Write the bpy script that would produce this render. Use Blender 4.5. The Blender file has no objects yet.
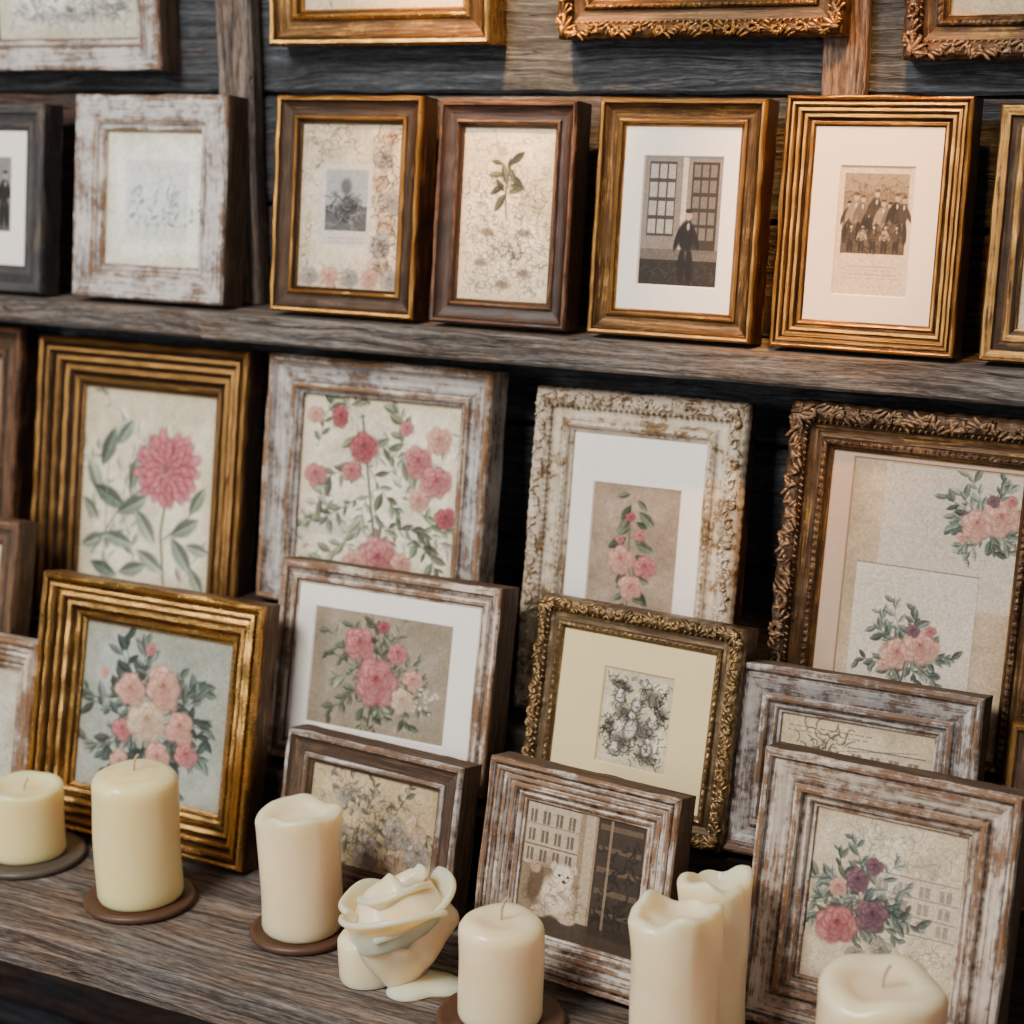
import bpy, math, numpy as np
from mathutils import Vector
RS=np.random.RandomState
def hx(s):
    s=s.lstrip('#'); c=np.array([int(s[i:i+2],16)/255 for i in (0,2,4)]); return c
def lin(c):
    c=np.asarray(c,float); return np.where(c<=.04045,c/12.92,((np.clip(c,0,1)+.055)/1.055)**2.4)
def L4(s): return tuple(lin(hx(s)))+(1,)
# ---------------------------------------------------------------- node helpers
def new_mat(name):
    m=bpy.data.materials.new(name); m.use_nodes=True; nt=m.node_tree
    return m,nt,nt.nodes['Principled BSDF']
def N(nt,typ,inp=None,**at):
    n=nt.nodes.new(typ)
    for k,v in at.items(): setattr(n,k,v)
    for k,v in (inp or {}).items():
        s=n.inputs[k]
        if isinstance(v,bpy.types.NodeSocket): nt.links.new(v,s)
        else: s.default_value=v
    return n
def MATH(nt,op,a,b=0.0,c=None,clamp=False):
    d={0:a,1:b}
    if c is not None: d[2]=c
    return N(nt,'ShaderNodeMath',d,operation=op,use_clamp=clamp).outputs[0]
def MIX(nt,f,a,b,bt='MIX'):
    return N(nt,'ShaderNodeMix',{0:f,6:a,7:b},data_type='RGBA',blend_type=bt).outputs[2]
def RAMP(nt,f,stops):
    r=N(nt,'ShaderNodeValToRGB',{0:f}); cr=r.color_ramp
    while len(cr.elements)<len(stops): cr.elements.new(.5)
    for e,(p,c) in zip(cr.elements,stops): e.position=p; e.color=c
    return r.outputs[0]
def G(v): return (v,v,v,1)
def seedvec(nt):
    oi=N(nt,'ShaderNodeObjectInfo')
    return MATH(nt,'MULTIPLY',oi.outputs['Random'],37.0)
def worn(name,top,under,dark,amt=.5,metal=0.0,metal2=0.0,rough=.5,streak=.6,top2=None,bump=.25,soft=.05,wk=.05,cavk=.9,ud=None,mixk=.3,ps=120.0):
    """top = intact finish, under = what shows where it is rubbed (raised edges, streaks), dark = grime in recesses"""
    m,nt,b=new_mat(name)
    sv=seedvec(nt)
    uv=N(nt,'ShaderNodeUVMap').outputs[0]; ob=N(nt,'ShaderNodeTexCoord').outputs['Object']
    off=N(nt,'ShaderNodeCombineXYZ',{0:sv,1:sv,2:sv}).outputs[0]
    uvm=N(nt,'ShaderNodeMapping',{0:uv,3:(16,330,1)}).outputs[0]
    uvm=N(nt,'ShaderNodeVectorMath',{0:uvm,1:off},operation='ADD').outputs[0]
    obm=N(nt,'ShaderNodeVectorMath',{0:ob,1:off},operation='ADD').outputs[0]
    ns=N(nt,'ShaderNodeTexNoise',{'Vector':uvm,'Scale':1.3,'Detail':7.0,'Roughness':.7}).outputs[0]
    npch=N(nt,'ShaderNodeTexNoise',{'Vector':obm,'Scale':ps,'Detail':7.0,'Roughness':.75}).outputs[0]
    nb=N(nt,'ShaderNodeTexNoise',{'Vector':obm,'Scale':22.0,'Detail':3.0}).outputs[0]
    wa=N(nt,'ShaderNodeAttribute',attribute_name='wear').outputs['Fac']
    f=MATH(nt,'MULTIPLY_ADD',ns,streak,MATH(nt,'MULTIPLY',npch,1-streak))
    f=MATH(nt,'MULTIPLY_ADD',nb,.35,f)
    f=MATH(nt,'MULTIPLY_ADD',MATH(nt,'MAXIMUM',wa,0.0),wk,f)
    mask=N(nt,'ShaderNodeMapRange',{0:f,1:.675+(.5-amt)*.4-soft/2,2:.675+(.5-amt)*.4+soft/2},clamp=True).outputs[0]
    c1=MIX(nt,RAMP(nt,MATH(nt,'MULTIPLY_ADD',nb,.5,MATH(nt,'MULTIPLY',npch,.5)),[(.4,G(0)),(.6,G(1))]),L4(top),L4(top2 or top))
    c1=MIX(nt,MATH(nt,'MULTIPLY',RAMP(nt,ns,[(.4,G(0)),(.7,G(1))]),mixk),c1,L4(under))
    uc=MIX(nt,RAMP(nt,ns,[(.3,G(0)),(.65,G(1))]),L4(ud or dark),L4(under))
    c=MIX(nt,mask,c1,uc)
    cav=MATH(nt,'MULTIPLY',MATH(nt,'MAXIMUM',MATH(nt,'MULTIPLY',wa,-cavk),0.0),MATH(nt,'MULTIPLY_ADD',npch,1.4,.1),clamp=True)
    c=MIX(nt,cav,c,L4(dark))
    nt.links.new(c,b.inputs['Base Color'])
    if metal or metal2: nt.links.new(MATH(nt,'MULTIPLY_ADD',mask,metal2-metal,metal),b.inputs['Metallic'])
    nt.links.new(MATH(nt,'MULTIPLY_ADD',npch,.3,rough-.1),b.inputs['Roughness'])
    hgt=MATH(nt,'SUBTRACT',MATH(nt,'MULTIPLY',ns,.7),MATH(nt,'MULTIPLY',mask,.3 if metal2 else .45))
    hgt=MATH(nt,'MULTIPLY_ADD',npch,.3,hgt)
    nt.links.new(N(nt,'ShaderNodeBump',{'Strength':bump*2.4,'Distance':.0015,'Height':hgt}).outputs[0],b.inputs['Normal'])
    return m
def simple(name,col,rough=.8,sc=300,amp=.15,bump=.1):
    m,nt,b=new_mat(name); ob=N(nt,'ShaderNodeTexCoord').outputs['Object']
    n=N(nt,'ShaderNodeTexNoise',{'Vector':ob,'Scale':float(sc),'Detail':4.0}).outputs[0]
    n2=N(nt,'ShaderNodeTexNoise',{'Vector':ob,'Scale':12.0,'Detail':4.0}).outputs[0]
    f=MATH(nt,'MULTIPLY_ADD',MATH(nt,'ADD',n,n2),amp,1-amp)
    c=MIX(nt,1.0,L4(col),N(nt,'ShaderNodeCombineXYZ',{0:f,1:f,2:f}).outputs[0],'MULTIPLY')
    nt.links.new(c,b.inputs['Base Color']); b.inputs['Roughness'].default_value=rough
    nt.links.new(N(nt,'ShaderNodeBump',{'Strength':bump,'Distance':.0005,'Height':n}).outputs[0],b.inputs['Normal'])
    return m
def wood_mat(name,stops,brown,bump=.5,k0=.7,k1=1.05):
    m,nt,b=new_mat(name)
    uv=N(nt,'ShaderNodeUVMap').outputs[0]
    tint=N(nt,'ShaderNodeAttribute',attribute_name='tint').outputs['Fac']
    w=N(nt,'ShaderNodeTexNoise',{'Vector':N(nt,'ShaderNodeMapping',{0:uv,3:(5,18,1)}).outputs[0],'Scale':1.0,'Detail':2.0}).outputs['Color']
    uvw=N(nt,'ShaderNodeVectorMath',{0:uv,1:N(nt,'ShaderNodeVectorMath',{0:w,1:(.0,.03,0)},operation='MULTIPLY').outputs[0]},operation='ADD').outputs[0]
    g=N(nt,'ShaderNodeTexNoise',{'Vector':N(nt,'ShaderNodeMapping',{0:uvw,3:(9,210,1)}).outputs[0],'Scale':1.0,'Detail':6.0,'Roughness':.65}).outputs[0]
    sp=N(nt,'ShaderNodeTexNoise',{'Vector':N(nt,'ShaderNodeMapping',{0:uv,3:(70,420,1)}).outputs[0],'Scale':1.0,'Detail':5.0,'Roughness':.75}).outputs[0]
    p=N(nt,'ShaderNodeTexNoise',{'Vector':N(nt,'ShaderNodeMapping',{0:uv,3:(9,30,1)}).outputs[0],'Scale':1.0,'Detail':6.0,'Roughness':.7}).outputs[0]
    big=N(nt,'ShaderNodeTexNoise',{'Vector':N(nt,'ShaderNodeMapping',{0:uvw,3:(3,60,1)}).outputs[0],'Scale':1.0,'Detail':3.0,'Roughness':.6}).outputs[0]
    f=MATH(nt,'MULTIPLY_ADD',g,.5,MATH(nt,'MULTIPLY_ADD',sp,.38,MATH(nt,'MULTIPLY',big,.22)))
    f=MATH(nt,'MULTIPLY_ADD',MATH(nt,'SUBTRACT',f,.55),1.9,.5)
    c=RAMP(nt,f,stops)
    c2=RAMP(nt,f,brown)
    k=N(nt,'ShaderNodeMapRange',{0:MATH(nt,'ADD',p,tint),1:k0,2:k1}).outputs[0]
    c=MIX(nt,k,c,c2)
    crk=N(nt,'ShaderNodeTexNoise',{'Vector':N(nt,'ShaderNodeMapping',{0:uvw,3:(4.5,130,1),1:(3,7,0)}).outputs[0],'Scale':1.0,'Detail':2.0}).outputs[0]
    cm=N(nt,'ShaderNodeMapRange',{0:MATH(nt,'ABSOLUTE',MATH(nt,'SUBTRACT',crk,.60)),1:.003,2:.013,3:.8,4:0.0},clamp=True).outputs[0]
    c=MIX(nt,cm,c,(.008,.006,.005,1))
    nt.links.new(c,b.inputs['Base Color']); b.inputs['Roughness'].default_value=.68
    nt.links.new(N(nt,'ShaderNodeBump',{'Strength':bump*2,'Distance':.002,'Height':MATH(nt,'SUBTRACT',f,cm)}).outputs[0],b.inputs['Normal'])
    return m
# ---------------------------------------------------------------- materials
MT={}
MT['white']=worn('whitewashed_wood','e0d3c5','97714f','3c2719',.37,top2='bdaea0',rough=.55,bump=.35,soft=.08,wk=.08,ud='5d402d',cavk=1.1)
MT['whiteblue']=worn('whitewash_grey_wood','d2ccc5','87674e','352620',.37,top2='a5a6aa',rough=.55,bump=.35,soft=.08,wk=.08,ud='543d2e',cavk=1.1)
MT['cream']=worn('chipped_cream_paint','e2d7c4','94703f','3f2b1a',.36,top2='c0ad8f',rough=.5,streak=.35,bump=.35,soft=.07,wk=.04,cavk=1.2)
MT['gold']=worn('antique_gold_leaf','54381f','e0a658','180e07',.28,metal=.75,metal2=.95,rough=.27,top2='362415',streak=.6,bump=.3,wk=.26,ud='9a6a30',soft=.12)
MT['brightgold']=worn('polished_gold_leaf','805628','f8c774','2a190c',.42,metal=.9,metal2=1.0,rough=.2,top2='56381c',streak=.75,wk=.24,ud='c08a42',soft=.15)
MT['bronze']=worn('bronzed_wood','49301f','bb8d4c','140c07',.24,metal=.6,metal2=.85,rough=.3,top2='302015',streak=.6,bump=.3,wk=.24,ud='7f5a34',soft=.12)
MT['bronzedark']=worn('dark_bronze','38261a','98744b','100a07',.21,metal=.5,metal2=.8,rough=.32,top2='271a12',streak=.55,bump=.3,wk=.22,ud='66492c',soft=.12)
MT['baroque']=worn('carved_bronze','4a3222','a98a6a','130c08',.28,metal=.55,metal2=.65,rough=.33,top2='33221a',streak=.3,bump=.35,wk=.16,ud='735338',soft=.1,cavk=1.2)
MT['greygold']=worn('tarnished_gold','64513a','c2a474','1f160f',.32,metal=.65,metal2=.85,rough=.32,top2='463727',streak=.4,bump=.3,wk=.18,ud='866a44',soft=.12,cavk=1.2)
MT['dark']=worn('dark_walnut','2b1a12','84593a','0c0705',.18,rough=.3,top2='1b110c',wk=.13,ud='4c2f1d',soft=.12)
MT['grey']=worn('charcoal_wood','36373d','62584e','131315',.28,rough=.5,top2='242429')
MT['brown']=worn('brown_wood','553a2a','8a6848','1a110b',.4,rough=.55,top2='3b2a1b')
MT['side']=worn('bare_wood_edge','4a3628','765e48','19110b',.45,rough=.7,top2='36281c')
MT['backing']=simple('backing_board','4a3a2c')
MT['matwhite']=simple('white_mat_board','f3eee6',.85)
MT['matwarm']=simple('ivory_mat_board','efdcc4',.85)
MT['matcream']=simple('cream_mat_board','e6d3a0',.85)
MT['matbeige']=simple('beige_mat_board','bfa48c',.85)
m,nt,b=new_mat('printed_paper')
va=N(nt,'ShaderNodeVertexColor',layer_name='Col').outputs[0]
nt.links.new(va,b.inputs['Base Color']); b.inputs['Roughness'].default_value=.75
MT['print']=m
WOOD=wood_mat('weathered_wood',[(.2,L4('161210')),(.42,L4('484340')),(.58,L4('76706b')),(.8,L4('a7a09a'))],
                               [(.2,L4('1b110b')),(.42,L4('4e3728')),(.58,L4('80634a')),(.8,L4('b09277'))])
DWOOD=wood_mat('dark_blue_wood',[(.2,L4('08090b')),(.42,L4('212429')),(.58,L4('42484f')),(.8,L4('6e757c'))],
                               [(.2,L4('0d0805')),(.42,L4('301e15')),(.58,L4('583b28')),(.8,L4('866445'))])
SWOOD=wood_mat('riser_wood',[(.28,L4('0d0b0a')),(.42,L4('1a1613')),(.56,L4('302925')),(.75,L4('4a413a'))],
                               [(.28,L4('0a0604')),(.42,L4('1a110b')),(.56,L4('302016')),(.75,L4('4a3526'))])
def wax(name,a,b_):
    m,nt,b=new_mat(name); ob=N(nt,'ShaderNodeTexCoord').outputs['Object']
    n=N(nt,'ShaderNodeTexNoise',{'Vector':ob,'Scale':40.0,'Detail':4.0}).outputs[0]
    nt.links.new(MIX(nt,n,L4(a),L4(b_)),b.inputs['Base Color'])
    b.inputs['Roughness'].default_value=.28
    b.inputs['Subsurface Weight'].default_value=.9
    b.inputs['Subsurface Radius'].default_value=(1,.6,.28); b.inputs['Subsurface Scale'].default_value=.032
    nt.links.new(N(nt,'ShaderNodeBump',{'Strength':.2,'Distance':.001,'Height':n}).outputs[0],b.inputs['Normal'])
    return m
MT['wax']=wax('ivory_wax','ffebcb','fbd8a8'); MT['waxy']=wax('yellow_ivory_wax','fdecbb','f7dd96')
MT['wick']=simple('charred_wick','3a2a22')
MT['wickl']=simple('cotton_wick','b9a384')
MT['coaster']=simple('turned_wood_coaster','50382a',.45,120,.4)
MT['ceramic']=simple('dark_iron_plate','4f4942',.4)
# ---------------------------------------------------------------- mesh helpers
def link(o,parent=None):
    bpy.context.scene.collection.objects.link(o)
    if parent: o.parent=parent
    return o
def mesh(name,V,F,mats,parent=None,mi=None,uv=None,attrs=None,sharp=None,smooth=True):
    me=bpy.data.meshes.new(name); me.from_pydata([tuple(v) for v in V] if not isinstance(V,np.ndarray) else V,[],F)
    for m in mats: me.materials.append(m)
    if mi is not None: me.polygons.foreach_set('material_index',np.asarray(mi,np.int32))
    if uv is not None:
        li=np.empty(len(me.loops),np.int32); me.loops.foreach_get('vertex_index',li)
        l=me.uv_layers.new(name='UVMap'); l.data.foreach_set('uv',np.asarray(uv,np.float32)[li].ravel())
    for k,a in (attrs or {}).items():
        at=me.attributes.new(k,'FLOAT','POINT'); at.data.foreach_set('value',np.asarray(a,np.float32))
    me.polygons.foreach_set('use_smooth',np.full(len(me.polygons),smooth))
    me.update()
    if sharp: me.set_sharp_from_angle(angle=math.radians(sharp))
    return link(bpy.data.objects.new(name,me),parent)
def empty(name,loc,rot=(0,0,0)):
    e=bpy.data.objects.new(name,None); e.empty_display_size=.05; link(e); e.location=loc; e.rotation_euler=rot; return e
def snoise(P,f,seed):
    r=RS(seed); o=np.zeros(len(P))
    for k in range(7):
        d=r.normal(size=3); d/=np.linalg.norm(d); o+=np.sin(P@d*f*(.6+r.rand()*1.2)+r.rand()*6.28)
    return o/3.
# ---------------------------------------------------------------- boards
def boards(name,specs,mat,parent=None,seg=.03,wob=.0012):
    V=[];F=[];UV=[];T=[];base=0
    for k,(x0,x1,y0,y1,z0,z1,ax,tint) in enumerate(specs):
        lo=np.array([x0,y0,z0]);hi=np.array([x1,y1,z1]); c=(lo+hi)/2; hs=(hi-lo)/2
        a=ax; p,q=[i for i in range(3) if i!=a]
        ch=min(.003,hs[p]*.3,hs[q]*.3); n=max(2,int(2*hs[a]/seg))
        cs=[(-hs[p]+ch,-hs[q]),(hs[p]-ch,-hs[q]),(hs[p],-hs[q]+ch),(hs[p],hs[q]-ch),(hs[p]-ch,hs[q]),(-hs[p]+ch,hs[q]),(-hs[p],hs[q]-ch),(-hs[p],-hs[q]+ch)]
        per=np.cumsum([0]+[math.dist(cs[i],cs[(i+1)%8]) for i in range(8)])
        P=[]
        for i in range(n+1):
            s=-hs[a]+2*hs[a]*i/n
            for j in range(9):
                u,v=cs[j%8]; pt=np.zeros(3); pt[a]=s;pt[p]=u;pt[q]=v; P.append(pt+c)
                UV.append((s+k*3.7,per[j]+k*1.3)); T.append(tint)
        P=np.array(P); nn=-np.abs(snoise(P,60,k))*wob
        D=P-c; D[:,a]=0; D/=np.maximum(np.linalg.norm(D,axis=1,keepdims=True),1e-6); P=P+D*nn[:,None]
        V.append(P)
        fl=(a==1)
        for i in range(n):
            for j in range(8):
                f=(base+i*9+j,base+i*9+j+1,base+(i+1)*9+j+1,base+(i+1)*9+j); F.append(f if fl else f[::-1])
        F.append(tuple(base+j for j in range(8))); F.append(tuple(base+n*9+j for j in range(8))[::-1])
        base+=len(P)
    o=mesh(name,np.vstack(V),F,[mat],parent,uv=UV,attrs={'tint':T},smooth=True,sharp=30)
    import bmesh
    bm=bmesh.new(); bm.from_mesh(o.data); bmesh.ops.recalc_face_normals(bm,faces=bm.faces); bm.to_mesh(o.data); bm.free()
    return o
# ---------------------------------------------------------------- painting
def fbm(H,W,cell,rs):
    gh,gw=int(H/cell)+3,int(W/cell)+3; g=rs.rand(gh,gw)
    y=np.arange(H)/cell; x=np.arange(W)/cell; yi=y.astype(int); xi=x.astype(int); fy=(y-yi)[:,None]; fx=(x-xi)[None]
    fy=fy*fy*(3-2*fy); fx=fx*fx*(3-2*fx)
    a=g[yi][:,xi];b_=g[yi][:,xi+1];c=g[yi+1][:,xi];d=g[yi+1][:,xi+1]
    return (a*(1-fx)+b_*fx)*(1-fy)+(c*(1-fx)+d*fx)*fy
class Cv:
    def __init__(s,w,h,bg,seed=1,res=1700,mott=.16):
        s.W=max(20,int(w*res)); s.H=max(20,int(h*res)); s.asp=h/w; s.r=RS(seed)
        s.a=np.ones((s.H,s.W,3))*hx(bg); s.Y,s.X=np.mgrid[0:s.H,0:s.W]; s.X=s.X/s.W; s.Y=s.Y/s.W
        n=fbm(s.H,s.W,s.W/4,s.r)*.5+fbm(s.H,s.W,s.W/14,s.r)*.3+fbm(s.H,s.W,s.W/40,s.r)*.2
        s.a*= (1-mott+2*mott*n)[...,None]
        s.a[...,2]*=(1-mott*.6*(1-n))
        # foxed, yellowed edges of the old paper
        ed=np.minimum(np.minimum(s.X,1-s.X),np.minimum(s.Y,s.asp-s.Y)); e=np.clip(1-ed/.14,0,1)**1.5*(.3+.9*n)*.4
        s.a=s.a*(1-e[...,None])+hx('a98e6a')*e[...,None]; s.paper=s.a.copy()
    def age(s,k=.09):
        n=fbm(s.H,s.W,s.W/8,s.r)*.4+fbm(s.H,s.W,4,s.r)*.35+fbm(s.H,s.W,1.6,s.r)*.25
        f=(k*np.clip((n-.25)*2.2,0,2))[...,None]; s.a=s.a*(1-f)+s.paper*f
        g=s.a.mean(-1,keepdims=True); s.a=s.a*.9+g*.1*np.array([1.04,1.0,.94])
        m=np.clip(1-1.0*(fbm(s.H,s.W,2.2,s.r)-.5)*.16,0,2)[...,None]; s.a=np.clip(s.a*m,0,1)**1.22
    def sl(s,x,y,r):
        W=s.W; return slice(max(0,int((y-r)*W)),min(s.H,int((y+r)*W)+2)),slice(max(0,int((x-r)*W)),min(W,int((x+r)*W)+2))
    def put(s,k,m,c):
        s.a[k]=s.a[k]*(1-m[...,None])+c*m[...,None]
    def ell(s,x,y,rx,ry,ang=0,col='000000',al=1,soft=.2,col2=None):
        k=s.sl(x,y,max(rx,ry)*1.05)
        X=s.X[k]-x;Y=s.Y[k]-y
        if X.size==0: return
        c,n=math.cos(ang),math.sin(ang); u=(X*c+Y*n)/rx; v=(-X*n+Y*c)/ry; d=np.sqrt(u*u+v*v)
        m=np.clip((1-d)/soft,0,1)*al; cc=hx(col) if isinstance(col,str) else col
        if col2 is not None:
            c2=hx(col2) if isinstance(col2,str) else col2; g=np.clip((u+1)/2,0,1)[...,None]; cc=cc*(1-g)+c2*g
        s.put(k,m,cc)
    def leaf(s,x,y,l,w,ang,col,al=.9):
        k=s.sl(x,y,l*1.05); X=s.X[k]-x;Y=s.Y[k]-y
        if X.size==0: return
        c,n=math.cos(ang),math.sin(ang); u=(X*c+Y*n)/l; v=(-X*n+Y*c)/w
        hw=np.clip(1-np.abs(u)**1.8,0,1)**.9; m=np.clip((hw-np.abs(v))/.3,0,1)*al*(np.abs(u)<1)
        cc=hx(col)[None,None]*np.where(v>0,1.18,.8)[...,None]*(1+.15*u[...,None]); cc=np.where((np.abs(v)<.12)[...,None],cc*1.25,cc)
        s.put(k,m,np.clip(cc,0,1))
    def line(s,pts,w,col,al=.9):
        for (x0,y0),(x1,y1) in zip(pts[:-1],pts[1:]):
            d=math.hypot(x1-x0,y1-y0); n=max(2,int(d/(w*.8)))
            for i in range(n):
                t=i/n; s.ell(x0+(x1-x0)*t,y0+(y1-y0)*t,max(w,.9/s.W),max(w,.9/s.W),0,col,al,.6)
    def rect(s,x0,y0,x1,y1,col,al=1):
        W=s.W; k=(slice(max(0,int(y0*W)),max(0,int(y1*W))),slice(max(0,int(x0*W)),max(0,int(x1*W))))
        s.a[k]=s.a[k]*(1-al)+hx(col)*al
    def rose(s,x,y,r,pal='pink'):
        P={'pink':('efb9b2','c9787c','84343f'),'blush':('f5dccb','dca48f','9c5a50'),'cream':('f7ead8','dcc0a0','9a7a5c'),
           'deep':('de8a8e','b04e5a','6c222c'),'grey':('e4ddd2','aaa095','645c54'),'plum':('b08a94','7a4e60','402a3a')}[pal]
        li,mi,da=[hx(c) for c in P]; q=s.r; fx=q.uniform(.85,1.1);fy=q.uniform(.8,1.0)
        for ring in range(5):
            rr=r*(1-.19*ring); n=[7,6,5,4,3][ring]; o=q.rand()*6.28
            for i in range(n):
                a=o+i*6.283/n+q.uniform(-.3,.3); px=x+math.cos(a)*rr*.52*fx; py=y+math.sin(a)*rr*.52*fy-r*.05*ring
                k=q.uniform(.85,1.15)
                s.ell(px,py,rr*.5*k,rr*.46*k,a,da*.6+mi*.4,.75,.35)
                t=ring/5; sh=.5+.5*math.cos(a+2.2); c1=da*(.3+.4*t)+mi*(.7-.4*t); c2=(li*(1-.6*t)+mi*.6*t)*(.78+.24*sh)
                s.ell(px-math.cos(a)*rr*.03,py-math.sin(a)*rr*.03,rr*.44*k,rr*.38*k,a,c1,.88,.35,np.clip(c2,0,1))
        for i in range(9):
            a=i*1.1; s.ell(x+math.cos(a)*r*.018*i,y-r*.15+math.sin(a)*r*.018*i,r*.07,r*.05,a,da,.6,.5)
    def dahlia(s,x,y,r,c=('eea6ac','c8606c','84303f')):
        li,mi,da=[hx(k) for k in c]
        for ring in range(7):
            rr=r*(1-.135*ring); n=19-2*ring
            for i in range(n):
                a=i*6.283/n+ring*.3+s.r.uniform(-.14,.14); q=s.r.uniform(.85,1.12); px=x+math.cos(a)*rr*.66*q; py=y+math.sin(a)*rr*.66*q*.95
                s.ell(px,py,rr*.36,rr*.18,a,da,.75,.4); s.ell(px,py,rr*.33,rr*.14,a,mi*.9,.9,.4,li*s.r.uniform(.88,1.05))
        s.ell(x,y,r*.17,r*.15,0,da,.8,.6)
    def sprig(s,x,y,ang,l,col,n=6,lw=.03):
        pts=[(x,y)];a=ang
        for i in range(n):
            a+=s.r.uniform(-.3,.3); x+=math.cos(a)*l/n; y+=math.sin(a)*l/n; pts.append((x,y))
        s.line(pts,.004,col,.7)
        for i,(px,py) in enumerate(pts[1:]):
            sd=1 if i%2 else -1; aa=a+sd*s.r.uniform(.4,1.1); ll=lw*s.r.uniform(.6,1.4)
            v=s.r.uniform(.7,1.2); g=s.r.uniform(-.03,.04); c='%02x%02x%02x'%tuple(int(min(255,max(0,255*(k*v+g*(j==0))))) for j,k in enumerate(hx(col)))
            s.leaf(px+math.cos(aa)*ll,py+math.sin(aa)*ll,ll,ll*s.r.uniform(.35,.55),aa,c,s.r.uniform(.7,.95))
        s.leaf(x,y,lw,lw*.4,a,col)
    def etch(s,x,y,rx,ry,col,n=40,w=.004,al=.6):
        for i in range(n):
            px=x+s.r.uniform(-rx,rx);py=y+s.r.uniform(-ry,ry);a=s.r.rand()*6.28;c=s.r.uniform(-1.2,1.2);pts=[(px,py)]
            for k in range(6):
                px+=math.cos(a)*.014;py+=math.sin(a)*.014;a+=c*.5;pts.append((px,py))
            s.line(pts,w,col,al)
    def text(s,x0,y0,x1,n,col,al=.5,dy=.03):
        for i in range(n):
            x=x0; y=y0+i*dy
            while x<x1-.02:
                w=s.r.uniform(.015,.05); s.rect(x,y,min(x+w,x1),y+.006+1/s.W,col,al); x+=w+.012
    def man(s,x,yb,h,coat='1c1a1c',leg='15151a',skin='b59a86',hat=True):
        s.ell(x-.07*h,yb-.24*h,.06*h,.26*h,.03,leg,1,.3); s.ell(x+.04*h,yb-.24*h,.06*h,.26*h,-.06,leg,1,.3)
        s.ell(x-.02*h,yb-.62*h,.13*h,.22*h,0,coat,1,.25); s.ell(x-.14*h,yb-.58*h,.04*h,.18*h,.25,coat,1,.3); s.ell(x+.1*h,yb-.6*h,.045*h,.18*h,-.35,coat,1,.3)
        s.ell(x,yb-.88*h,.055*h,.07*h,0,skin,1,.3); s.ell(x,yb-.94*h,.06*h,.035*h,0,'2a211c',1 if hat else .6,.3); s.ell(x,yb-.74*h,.025*h,.06*h,0,'cfc5ba',.8,.4)
# ---------- the artworks
def art_sketch(c,col='6f7276'):
    A=c.asp; c.etch(.5,A*.5,.4,A*.38,col,90,.004,.4)
    for i in range(9): x=c.r.uniform(.05,.95); c.sprig(x,A*.85,-1.57+c.r.uniform(-.3,.3),.35,'8d9094',7,.04)
    c.ell(.5,A*.82,.45,A*.06,0,'8f9294',.5,.7); c.etch(.5,A*.8,.42,A*.08,'5f6266',80,.004,.5)
def art_photo_people(c):
    A=c.asp; c.rect(0,0,1,A*.35,'8e8d90',.6); c.rect(0,A*.6,1,A,'4a4643',.6)
    for x in (.3,.6,.85): c.man(x,A*.95,A*.8)
def art_bluesketch(c):
    A=c.asp; c.rect(.2,A*.22,.85,A*.8,'d3dad9',.7); c.etch(.52,A*.5,.28,A*.25,'7f929a',60,.004,.45)
    for i in range(7): c.sprig(.25+.09*i,A*.75,-1.57+.1*i,.35,'94a6a8',6,.035)
def art_u2(c):
    A=c.asp
    for i in range(16): c.sprig(c.r.rand(),c.r.rand()*A,c.r.rand()*6,.25,'a89680',6,.03)
    for i in range(7): c.rose(.82+c.r.uniform(-.06,.1),A*(.08+.13*i),.12,'grey' if i%2 else 'cream'); c.etch(.84,A*(.08+.13*i),.1,.08,'4c3426',16,.007,.6)
    for i in range(5): c.rose(.12+.2*i,A*.93,.1,'blush' if i%2 else 'grey')
    c.etch(.3,A*.1,.28,A*.09,'7b5f4e',70,.006,.5); c.etch(.12,A*.5,.1,A*.4,'907b68',60,.005,.45)
    c.rect(.2,A*.25,.72,A*.74,'d9d2c7',1); c.rect(.26,A*.28,.68,A*.65,'a9b0b2',1); c.rect(.26,A*.5,.68,A*.65,'5a5d60',.9)
    c.ell(.46,A*.38,.07,.09,0,'5a5d62',.9,.5); c.ell(.5,A*.5,.14,.1,0,'46484c',.8,.6); c.etch(.47,A*.52,.16,.12,'2c2c30',60,.007,.5); c.etch(.47,A*.55,.16,.08,'c9cccc',20,.005,.4)
    c.text(.3,A*.69,.65,2,'8a8075')
def art_u3(c):
    A=c.asp; c.etch(.5,A*.6,.44,A*.34,'5c5246',420,.005,.5); c.etch(.5,A*.3,.42,A*.25,'7d7468',90,.004,.45)
    c.ell(.5,A*.68,.2,.12,0,'e0dace',.8,.4); c.etch(.5,A*.7,.18,.1,'4a4238',80,.006,.55)
    for x,y in ((.25,.78),(.72,.83),(.5,.9),(.7,.6),(.3,.6)): c.ell(x,A*y,.1,.05,0,'5a5246',.65,.6)
    c.line([(.5,A*.52),(.48,A*.38),(.52,A*.2)],.01,'3a3e32')
    for i in range(12):
        a=-1.57+(i-5.5)*.5+c.r.uniform(-.2,.2); y=A*(.38-.055*(i%4)); l=c.r.uniform(.07,.12); c.leaf(.49+math.cos(a)*.12,y+math.sin(a)*.1,l,l*.4,a,['434a37','30362a','555a46'][i%3])
    c.ell(.42,A*.14,.07,.06,0,'b5aa98',.9,.4)
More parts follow.
